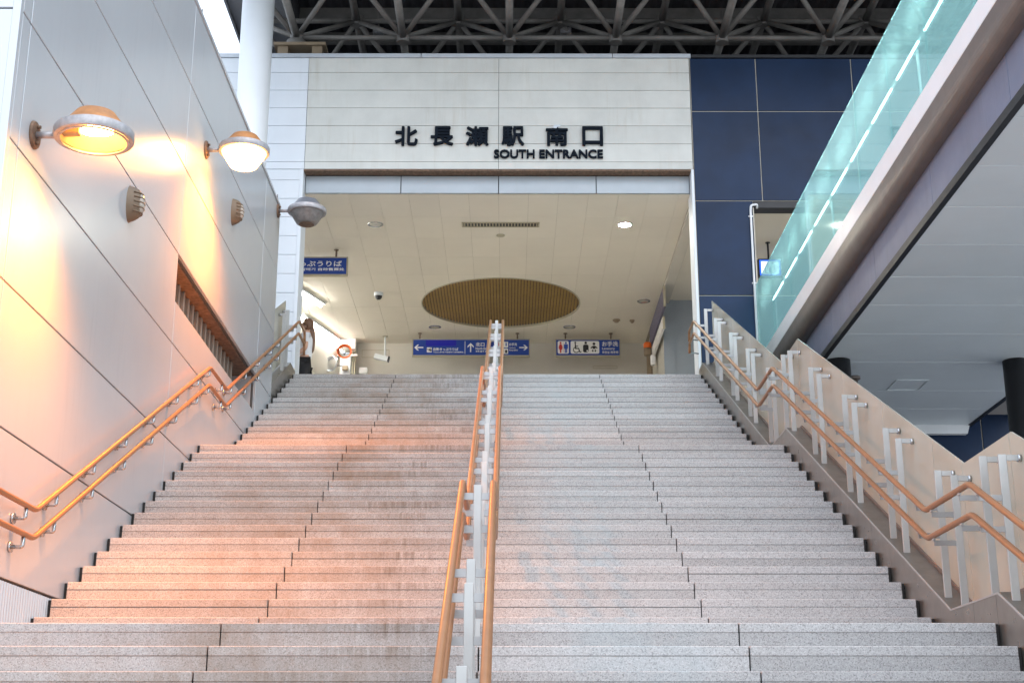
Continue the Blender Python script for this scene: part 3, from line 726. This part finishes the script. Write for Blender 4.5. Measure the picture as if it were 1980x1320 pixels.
poly('wheel', rg, 'printblack', pg, yk)
poly('figure_body', [(1.303, 9.578), (1.327, 9.578), (1.330, 9.535), (1.372, 9.535), (1.372, 9.518), (1.332, 9.518), (1.334, 9.492), (1.388, 9.492), (1.412, 9.415), (1.432, 9.422), (1.438, 9.408), (1.400, 9.393), (1.374, 9.470), (1.308, 9.470)], 'printblack', pg, yk)
disc('figure_head', 1.523, 9.597, .026, 'printblack', pg, yk)
rrect('figure_body', 1.468, 1.578, 9.40, 9.562, .035, 'printblack', pg, yk); disc('mark', 1.552, 9.43, .018, 'white', pg, yk - .0035)
disc('figure_head', 1.686, 9.577, .028, 'printblack', pg, yk)
poly('figure_body', [(1.615, 9.487), (1.628, 9.507), (1.665, 9.537), (1.707, 9.537), (1.744, 9.507), (1.757, 9.487), (1.743, 9.477), (1.715, 9.502), (1.715, 9.472), (1.657, 9.472), (1.657, 9.502), (1.629, 9.477)], 'printblack', pg, yk)
for s_ in (-1, 1): poly('figure_leg', [(1.686 + s_ * .010, 9.452), (1.686 + s_ * .038, 9.452), (1.686 + s_ * .046, 9.435), (1.686 + s_ * .022, 9.405), (1.686 + s_ * .012, 9.417)], 'printblack', pg, yk)
text('lettering', 'お手洗', 1.848, 2.165, 9.525, 9.63, Yf, 'white', t, .012, .003)
text('lettering', 'Lavatory', 1.848, 2.10, 9.445, 9.505, Yf, 'white', t, .010, .003)
text('lettering', '화장실 洗手间', 1.848, 2.165, 9.378, 9.43, Yf, 'white', t, .010, .003)

t = sign(-4.55, -2.695, 22.34, 9.346, 9.668, (-4.36, -2.895), 'blue ticket sign partly hidden by the left entrance jamb')
yt = 22.3455
text('lettering', 'きっぷうりば', -3.64, -2.79, 9.50, 9.60, yt, 'white', t, .014, .003)
text('lettering', 'Tickets 승차권 자동발매기 自动售票处', -4.20, -2.745, 9.425, 9.475, yt, 'white', t, .016, .003)
t = sign(4.09, 4.47, 21.98, 9.20, 9.508, (4.27,), 'small blue elevator sign hanging beyond the navy wall', frame='printblack', hm='printblack', face='litblue')
pg = rrect('elevator_pictogram', 4.135, 4.425, 9.245, 9.465, .012, 'litwhite', t, 21.9855)
arrow(pg, 4.235, 9.42, .06, -math.pi / 2, 21.982, 'bluefig'); arrow(pg, 4.325, 9.42, .06, math.pi / 2, 21.982, 'bluefig')
boxes('cabin_outline', [(4.20, 4.36, 21.979, 21.982, 9.37, 9.38), (4.20, 4.36, 21.979, 21.982, 9.26, 9.268), (4.20, 4.21, 21.979, 21.982, 9.2685, 9.3695), (4.35, 4.36, 21.979, 21.982, 9.2685, 9.3695)], 'bluefig', pg)
disc('figure_head', 4.28, 9.348, .012, 'bluefig', pg, 21.982); rrect('figure_body', 4.262, 4.298, 9.275, 9.332, .006, 'bluefig', pg, 21.982)

t = thing('wall_sign', (2.75, 25.2, 9.33), 'purple printed notice board along the right wall of the hall', 'sign')
box('sign_board', 2.735, 2.775, 23.95, 26.45, 9.33, 9.70, 'purple', t); box('sign_edge', 2.733, 2.777, 23.92, 23.949, 9.325, 9.705, 'signframe', t)
t = thing('wall_notice', (2.77, 25.4, 9.0), 'white notice panel below the purple board on the right', 'notice')
box('notice_board', 2.745, 2.785, 24.3, 26.5, 9.03, 9.24, 'white', t); box('notice_frame', 2.75, 2.79, 24.27, 24.299, 9.02, 9.25, 'signframe', t)
t = thing('beacon_lamp', (2.66, 26.2, 6.75), 'orange warning beacon on a beige post near the right wall', 'beacon')
cyl('post', (2.69, 26.2, 6.75), (2.69, 26.2, 9.10), .055, 'beige', t, 12); cyl('beacon_base', (2.66, 26.2, 9.08), (2.66, 26.2, 9.22), .075, 'beige', t, 20)
lathe('beacon_dome', (2.66, 26.2, 9.22), [(.078, 0), (.076, .09), (.06, .115), (0, .12)], 'orange', t, 24)
box('horn_box', 2.70, 2.80, 26.05, 26.18, 8.86, 9.06, 'offwhite', t, .02)

# mirrors by the back left corner
t = thing('equipment_post', (-3.30, 27.55, 6.75), 'white equipment post with boxes and pipes at the back left corner', 'post')
box('post_body', -3.40, -3.20, 27.60, 27.80, 6.75, 9.60, 'whitepaint', t); box('top_box', -3.50, -3.10, 27.50, 27.78, 9.60, ZC - .002, 'offwhite', t, .006)
for dx in (.0, .05): cyl('pipe', (-3.16 + dx, 27.62, 6.75), (-3.16 + dx, 27.62, 9.58), .016, 'signframe', t, 8)
box('clamp', -3.46, -3.06, 27.57, 27.598, 9.46, 9.50, 'offwhite', t); box('small_box', -3.02, -2.86, 27.55, 27.7, 9.10, 9.22, 'offwhite', t, .005)
box('junction_box', -3.355, -3.245, 27.53, 27.598, 9.16, 9.25, 'beige', t, .005)
def cmirror(x, y, z, r, yaw, lab):
    t = thing('convex_mirror', (x, y, z), lab, 'mirror')
    o = lathe('mirror_rim', (0, 0, 0), [(r * .93, -.02), (r * .97, -.028), (r, -.02), (r, .01), (r * .9, .03), (0, .05)], 'orange' if yaw == 0 else 'whitepaint', t, 32, 'Y'); o.location = (0, 0, 0)
    m_ = lathe('mirror_glass', (0, 0, 0), [(r * .95, -.018), (r * .75, -.038), (r * .5, -.052), (r * .25, -.060), (0, -.062)], 'mirror', t, 32, 'Y'); m_.location = (0, 0, 0)
    cyl('mirror_arm', (x, y + .04, z), (x + .05, y + .28, z), .012, 'chrome', t, 8)
    t.rotation_euler = (0, 0, yaw)
cmirror(-3.285, 27.25, 9.465, .15, 0, 'orange-rimmed round mirror at the back left corner')
cmirror(-3.53, 27.2, 9.19, .16, R(-38), 'pale-rimmed round mirror turned sideways at the back left corner')

# ------------------------------------------------------------------ person at the top of the stairs
def skinned(name, joints, edges, m, parent, loc, sub=2, scale=1.):
    me = bpy.data.meshes.new(name); me.from_pydata([Vector(j[0]) * scale for j in joints], edges, []); me.update()
    o = meshobj(name, me, None, parent, loc)
    md = o.modifiers.new('skin', 'SKIN'); o.scale = (1, 1, .965); md.use_smooth_shade = True
    for v, j in zip(me.skin_vertices[0].data, joints): v.radius = tuple(r * scale for r in j[1]) if isinstance(j[1], tuple) else (j[1] * scale, j[1] * scale)
    me.skin_vertices[0].data[0].use_root = True
    s = o.modifiers.new('sub', 'SUBSURF'); s.levels = sub; s.render_levels = sub
    me.materials.append(M[m]); return o
px, py, pz = -3.225, 21.62, 6.75
pt = thing('person', (px, py, pz), 'person in a white top and black trousers with long brown hair, at the stair top', 'person')
# facing left (-X); body is one mesh: trunk, neck, head core, arms, legs and feet
j = [((0, 0, .92), (.105, .15)), ((0, 0, 1.08), (.09, .125)), ((.01, 0, 1.26), (.105, .15)), ((.015, 0, 1.38), (.08, .12)), ((.005, 0, 1.44), .05), ((-.015, 0, 1.50), .055), ((-.02, 0, 1.55), (.085, .07)), ((-.015, 0, 1.61), .07),
     ((.015, .17, 1.36), .05), ((.03, .20, 1.10), .04), ((-.14, .17, .98), .033), ((-.20, .15, .96), .026),
     ((.015, -.17, 1.36), .05), ((.03, -.20, 1.10), .04), ((-.14, -.17, .98), .033), ((-.20, -.15, .96), .026),
     ((0, .09, .84), .085), ((-.01, .10, .48), .058), ((.02, .10, .10), .040), ((-.10, .10, .045), .035), ((-.17, .10, .03), .025),
     ((0, -.09, .84), .085), ((.01, -.10, .48), .058), ((.04, -.10, .10), .040), ((-.08, -.10, .045), .035), ((-.15, -.10, .03), .025)]
e = [(0, 1), (1, 2), (2, 3), (3, 4), (4, 5), (5, 6), (6, 7), (3, 8), (8, 9), (9, 10), (10, 11), (3, 12), (12, 13), (13, 14), (14, 15), (0, 16), (16, 17), (17, 18), (18, 19), (19, 20), (0, 21), (21, 22), (22, 23), (23, 24), (24, 25)]
skinned('body', j, e, 'skin', pt, (px, py, pz))
skinned('shirt', [((0, 0, .93), (.125, .172)), ((0, 0, 1.08), (.108, .145)), ((.01, 0, 1.26), (.125, .17)), ((.015, 0, 1.40), (.09, .13)), ((.015, .17, 1.36), .066), ((.025, .19, 1.18), .058), ((.015, -.17, 1.36), .066), ((.025, -.19, 1.18), .058)], [(0, 1), (1, 2), (2, 3), (3, 4), (4, 5), (3, 6), (6, 7)], 'shirt', pt, (px, py, pz))
skinned('trousers', [((0, 0, .93), (.115, .165)), ((0, .09, .84), .105), ((-.01, .10, .48), .078), ((.02, .10, .09), .068), ((0, -.09, .84), .105), ((.01, -.10, .48), .078), ((.04, -.10, .09), .068)], [(0, 1), (1, 2), (2, 3), (0, 4), (4, 5), (5, 6)], 'trousers', pt, (px, py, pz))
bm = bmesh.new(); bmesh.ops.create_uvsphere(bm, u_segments=24, v_segments=16, radius=1)
for v in bm.verts: v.co = Vector((v.co.x * .108 + .012, v.co.y * .09, v.co.z * .118 + 1.500))
bmesh.ops.delete(bm, geom=[f for f in bm.faces if f.calc_center_median().x < -.045 and f.calc_center_median().z < 1.585 or f.calc_center_median().x < .0 and f.calc_center_median().z < 1.47], context='FACES')
me = bpy.data.meshes.new('hair'); bm.to_mesh(me); bm.free()
for p in me.polygons: p.use_smooth = True
hr = meshobj('hair', me, 'hair', pt, (px, py, pz)); sm = hr.modifiers.new('thick', 'SOLIDIFY'); sm.thickness = .012
skinned('hair_length', [((.055, 0, 1.54), (.05, .082)), ((.07, 0, 1.42), (.042, .078)), ((.088, 0, 1.28), (.036, .07)), ((.098, 0, 1.14), (.026, .05)), ((.095, 0, 1.07), (.010, .025))], [(0, 1), (1, 2), (2, 3), (3, 4)], 'hair', pt, (px, py, pz))
for s_ in (-1, 1):
    hand = raw('nose', [(px - .10, py - .012, pz + 1.476), (px - .10, py + .012, pz + 1.476), (px - .128, py, pz + 1.481), (px - .10, py, pz + 1.52)], [(0, 1, 2), (0, 2, 3), (1, 3, 2), (0, 3, 1)], 'skin', pt) if s_ == 1 else None
    lathe('eye', (px - .094, py + s_ * .03, pz + 1.52), [(0, -.008), (.010, -.004), (.010, .004), (0, .006)], 'printblack', pt, 10, 'X')
    for f in range(4):
        y0 = py + s_ * (.15 - .03 + f * .016)
        tube('finger', [(px - .21, y0, pz + .926), (px - .245, y0, pz + .916), (px - .262 + .006 * abs(f - 1.5), y0, pz + .893)], .0085, 'skin', pt, 6, .01)
    tube('thumb', [(px - .19, py + s_ * .115, pz + .922), (px - .215, py + s_ * .095, pz + .907), (px - .235, py + s_ * .092, pz + .893)], .0095, 'skin', pt, 6, .01)
tube('mouth', [(px - .098, py - .02, pz + 1.455), (px - .104, py, pz + 1.453), (px - .098, py + .02, pz + 1.455)], .005, 'red', pt, 6, 0)

# ------------------------------------------------------------------ balustrades with laminated panels
def curb_prism(name, x0, x1, y0, y1, top, low, m, parent):
    ys = [y0] + [d for d, z in KN if y0 < d < y1] + [y1]
    pts = [(d, prof(d) + top) for d in ys] + [(d, prof(d) + low) for d in reversed(ys)]
    return prism(name, pts, 'X', x0, x1, m, parent)
br = thing('balustrade', (2.80, 12, 3), 'stainless and cream panel balustrade with brown two-tier rails, right of the stairs', 'balustrade')
cuts = [3.2, 5.6, 7.96, 8.36, 10.55, 12.95, 13.56, 13.97, 15.0, 17.25, 19.11, 19.5]
for a, b in zip(cuts, cuts[1:]):
    curb_prism('curb', 2.702, 2.93, a + .002, b - .002, .165, -.75, 'steel', br)
curb_prism('curb_highlight', 2.6985, 2.708, 3.25, 19.5, .1672, .157, 'bar', br)  # pale strip painting in the highlight along the curb's fold
curb_prism('curb_top', 2.709, 2.848, 3.25, 19.5, .1690, .1655, 'curbtop', br)
PY = [7.80, 8.12, 8.68, 9.0, 9.85, 10.16, 11.03, 11.33, 12.21, 12.53, 13.41, 13.75, 14.32, 14.59, 15.46, 15.78, 16.63, 16.92, 17.83, 18.12, 18.99]
PY = [3.9, 4.21, 5.08, 5.39, 6.26, 6.57] + PY
edges_ = [3.75, 4.65, 5.82, 7.19, 7.96, 8.84, 9.42, 10.6, 11.77, 12.97, 13.55, 14.40, 15.02, 16.2, 17.37, 18.55, 19.11]
for a, b in zip(edges_, edges_[1:]):
    a += .004; b -= .004
    ys = [a] + [d for d, z in KN if a < d < b] + [b]
    pts = [(d, prof(d) + 1.075) for d in ys] + [(d, prof(d) + .19) for d in reversed(ys)]
    prism('panel', pts, 'X', 2.864, 2.876, 'cream', br)
ys = [3.75] + [d for d, z in KN if 3.75 < d < 19.1] + [19.1]
prism('panel_channel', [(d, prof(d) + .192) for d in ys] + [(d, prof(d) + .15) for d in reversed(ys)], 'X', 2.85, 2.89, 'gutter', br)
pm = {}
def post(parent, x, y, zb, zt, side, wd=.046, dp=.016):
    """flat bar with an arm back to the panel, and brackets forward to the rails"""
    p = box('post', x - wd / 2, x + wd / 2, y - dp / 2, y + dp / 2, zb, zt, 'bar', parent, .002)
    return p
for y in PY:
    p0 = prof(y)
    slope_cut = p0 + .16
    p = post(br, 2.757, y, slope_cut, p0 + .975, 1)
    box('arm', 2.781, 2.845, y - .007, y + .007, p0 + .938, p0 + .972, 'bar', p, .002)
    cyl('clamp', (2.842, y, p0 + .953), (2.863, y, p0 + .953), .021, 'chrome', p, 16)
    for h in (.775, .60):
        box('rail_bracket', 2.60, 2.733, y - .006, y + .006, p0 + h - .062, p0 + h - .03, 'brk', p)
        box('rail_saddle', 2.594, 2.606, y - .02, y + .02, p0 + h - .03, p0 + h - .012, 'bar', p)
for h in (.775, .60):
    p = railpath(2.60, h, 3.6, D3)
    p += [(2.60, 19.63, p[-1][2] + .0), (2.60, 19.645, p[-1][2] - .14)]
    tube('rail', p, .0185, 'rail', br, 14)
for h in (.70, .50): tube('end_bracket', [(2.60, 19.645, 6.75 + h), (2.60, 19.645, 6.72 + h), (2.735, 19.70, 6.72 + h)], .009, 'chrome', br, 8, .01)

bl = thing('balustrade', (-3.1, 18.5, 6.3), 'short left balustrade with one cream panel beside the entrance jamb', 'balustrade')
curb_prism('curb', -3.20, -3.052, WY1 + .035, 19.55, .165, -.75, 'steel', bl)
pts = [(d, prof(d) + 1.075) for d in (WY1 + .05, D3)] + [(d, prof(d) + .19) for d in (D3, WY1 + .05)]
prism('panel', pts, 'X', -3.168, -3.156, 'cream', bl)
for y in (18.55, 18.85):
    p0 = prof(y); p = post(bl, -3.08, y, p0 + .16, p0 + .975, -1)
    box('arm', -3.147, -3.104, y - .007, y + .007, p0 + .938, p0 + .972, 'bar', p); cyl('clamp', (-3.153, y, p0 + .953), (-3.12, y, p0 + .953), .021, 'chrome', p, 16)
    for h in (.775, .60): box('rail_bracket', -3.056, -2.94, y - .006, y + .006, p0 + h - .062, p0 + h - .02, 'bar', p)

bc = thing('middle_handrail', (-.175, 12, 3), 'double brown handrail on flat steel posts down the middle of the stairs', 'handrail')
RXa, RXb, PX = -.262, -.088, -.175
for x in (RXa, RXb):
    for h in (.785, .60):
        p = railpath(x, h, 3.3, D3); p += [(x, 19.5, p[-1][2])]
        tube('rail', p, .0185, 'rail', bc, 14)
for y in PY[2:] + [19.3]:
    p0 = prof(y)
    p = post(bc, PX, y, p0 - .10, p0 + .80, 0, .042, .03)
    for h in (.785, .60):
        for xa, xb in ((RXa, PX - .022), (PX + .022, RXb)): box('rail_bracket', xa, xb, y - .008, y + .008, p0 + h - .068, p0 + h - .03, 'brk', p)

# ------------------------------------------------------------------ white column and roof
t = thing('round_column', (-3.687, 18.6, 0), 'tall white round column rising to the roof behind the left wall', 'column')
cyl('shaft', (-3.687, 18.6, 0), (-3.687, 18.6, 13.35), .233, 'whitepaint', t, 48); cyl('base_collar', (-3.687, 18.6, 0), (-3.687, 18.6, .3), .27, 'concrete', t, 32)

rf = thing('station_roof', (3, 22, 13), 'dark steel space-frame roof above the station', 'roof')
SP = 1.7; LZ, UZ = 12.68, 13.46; LY0 = 20.4
XI = range(-2, 6)
lowr = [LY0 + k * SP for k in (-2, -1, 0, 1, 2)]; uppr = [LY0 + (k + .5) * SP for k in (-3, -2, -1, 0, 1, 2)]
lown = lambda i, y: Vector((i * SP, y, LZ)); upn = lambda i, y: Vector(((i + .5) * SP, y, UZ))
for y in lowr:
    for i in XI:
        if i < 5: cyl('chord', lown(i, y), lown(i + 1, y), .042, 'truss', rf, 8)
        if y < lowr[-1] - .1: cyl('chord', lown(i, y), lown(i, y + SP), .062, 'truss', rf, 10)
        o = cyl('node', lown(i, y) - Vector((0, 0, .09)), lown(i, y) + Vector((0, 0, .09)), .105, 'truss', rf, 10)
        for di in (-1, 0):
            for dy in (-.5, .5): cyl('web_member', lown(i, y), upn(i + di, y + dy * SP), .043, 'truss', rf, 8)
for y in uppr:
    for i in range(-3, 6):
        if i < 5: cyl('chord', upn(i, y), upn(i + 1, y), .046, 'truss', rf, 8)
        if y < uppr[-1] - .1: cyl('chord', upn(i, y), upn(i, y + SP), .062, 'truss', rf, 10)
        cyl('node', upn(i, y) - Vector((0, 0, .09)), upn(i, y) + Vector((0, 0, .09)), .10, 'truss', rf, 10)
# corrugated sheet
vs, fs = [], []; n = 0; x = -3.6
while x < 12.0:
    z = 14.0 + (.035 if n // 2 % 2 else 0); vs += [(x, 15.5, z), (x, 46, z)]; x += .03 if n % 2 == 0 else .06; n += 1
for i in range(n - 1): fs.append((2 * i, 2 * i + 2, 2 * i + 3, 2 * i + 1))
raw('roof_sheet', vs, fs, 'deckroof', rf)
box('roof_top', -4.63, 12.1, 15.4, 46, 14.06, 14.3, 'deckroof', rf)
k = 0
for y in [15.8 + 0.85 * q for q in range(16)]:
    box('purlin', -3.6, 12.0, y, y + .10, 13.80, 13.995, 'truss', rf)
for y in range(8): box('edge_panel', -4.63, -3.62, 15.4 + y * 3.8 + .006, 15.4 + (y + 1) * 3.8 - .006, 13.55, 13.60, 'roofedge', rf)
box('roof_fascia', -4.67, -4.635, 15.4, 46, 13.5, 14.3, 'roofedge', rf); box('edge_core', -4.63, -3.60, 15.4, 46, 13.61, 14.05, 'deckroof', rf)
boxes('bearing_box', [(-3.66, -3.50, 20.2, 20.6, 12.05, 12.42), (-3.12, -2.96, 20.2, 20.6, 12.05, 12.42), (-3.72, -2.9, 20.15, 20.65, 12.421, 12.47)], 'beige', rf)
cyl('bearing_pad', (-3.4, 20.4, 12.471), (-3.4, 20.4, 12.60), .16, 'truss', rf, 16)
for x, y in ((-2.2, 21.4), (.95, 21.4), (3.6, 21.5), (6.9, 21.5)):
    t = thing('roof_floodlight', (x, y, 13.3), 'small pale floodlight under the dark roof at %s' % {-2.2: 'the far left', .95: 'the centre', 3.6: 'the right', 6.9: 'the far right'}[x], 'floodlight')
    box('floodlight_body', x - .09, x + .09, y - .06, y + .06, 13.30, 13.40, 'lamprim', t, .01); cyl('stem', (x, y, 13.40), (x, y, 13.80), .015, 'truss', t, 8)

# ------------------------------------------------------------------ elevated walkway on the right
DX = 3.61
dk = thing('elevated_walkway', (5.5, 12, 6.15), 'elevated walkway with white edge and teal glass parapet at the right', 'walkway')
Y0, Y1 = 1.5, 19.70
box('deck_slab', DX + .12, 7.3, Y0, Y1, 6.32, 6.75, 'concrete', dk)
box('edge_band', DX - .045, DX + .045, Y0, Y1, 6.865, 7.085, 'offwhite', dk, .006)
gp = [(DX + .04, 6.862), (DX - .045, 6.862)] + [(DX - .045 + .10 * (1 - math.cos(a)), 6.75 - .14 * math.sin(a)) for a in [k * math.pi / 16 for k in range(9)]] + [(DX + .11, 6.61), (DX + .11, 6.862)]
prism('gutter', gp, 'Y', Y0, Y1, 'gutter', dk)
ny = 9
for k in range(ny):
    a = Y0 + (Y1 - Y0) * k / ny; b = Y0 + (Y1 - Y0) * (k + 1) / ny
    box('fascia_panel', DX + .112, DX + .15, a + .004, b - .004, 6.215, 6.74, 'deckgrey', dk, .002)
box('edge_trim', DX + .10, DX + .155, Y0, Y1, 6.138, 6.212, 'black', dk)
gy = [19.69 - 1.235 * k for k in range(15)]
for a, b in zip(gy[1:], gy):
    box('glass_pane', DX - .006, DX + .006, a + .006, b - .006, 7.087, 8.252, 'tealglass', dk)
    box('glass_clip', DX - .012, DX + .012, a - .03, a + .03, 7.0865, 7.11, 'chrome', dk)
SY = [5.3, 6.15, 7.0, 7.9, 8.8, 9.70, 10.592, 11.475, 12.402, 13.301, 14.203, 15.223, 16.385, 17.722, 18.682, 19.66]
for a, b in zip(SY, SY[1:]):
    box('soffit_panel', DX + .157, 6.50, a + .004, b - .004, 6.15, 6.19, 'soffit', dk, .003)
box('soffit_backing', DX + .157, 6.50, Y0, Y1, 6.192, 6.318, 'black', dk)
box('soffit_edge', 6.501, 6.56, Y0, Y1, 6.14, 6.7, 'black', dk)
boxes('soffit_hatch', [(4.85, 5.26, 17.19, 17.20, 6.140, 6.149), (4.85, 5.26, 17.67, 17.68, 6.140, 6.149), (4.85, 4.86, 17.201, 17.669, 6.140, 6.149), (5.25, 5.26, 17.201, 17.669, 6.140, 6.149)], 'soffit', dk)
prism('end_beam', [(DX + .16, 6.02), (6.48, 6.02), (6.52, 6.148), (DX + .16, 6.148)], 'Y', 19.60, 19.70, 'whitepaint', dk)
lr = thing('lit_handrail', (3.78, 12, 6.75), 'walkway handrail with a dashed row of lit tubes behind the teal glass', 'handrail')
tube('rail', [(3.80, 2.0, 7.955), (3.80, 19.65, 7.955)], .022, 'bar', lr, 12, 0)
y = 19.35
while y > 2.5:
    cyl('tube', (3.785, y - .76, 7.925), (3.785, y, 7.925), .009, 'tube2', lr, 8)
    y -= .97
for q in range(5): cyl('rail_post', (3.83, 19.4 - 3.7 * q, 6.751), (3.83, 19.4 - 3.7 * q, 7.94), .014, 'bar', lr, 8)
for x, lb in ((3.925, 'black round column under the walkway, behind the balustrade'), (6.04, 'black round column under the walkway at the right edge')):
    t = thing('support_column', (x, 16.32, 0), lb, 'column', 'black columns under the walkway')
    cyl('shaft', (x, 16.32, 0), (x, 16.32, 6.148), .145, 'black', t, 32); cyl('base_plate', (x, 16.32, 0), (x, 16.32, .05), .24, 'black', t, 24)
t = thing('drain_pipe', (4.17, 16.62, 0), 'dark green drain pipe with a flange behind the black column', 'pipe')
cyl('pipe', (4.17, 16.62, 0), (4.17, 16.62, 6.0), .05, 'gutter', t, 14); cyl('flange', (4.17, 16.62, 6.0), (4.17, 16.62, 6.03), .085, 'gutter', t, 16)
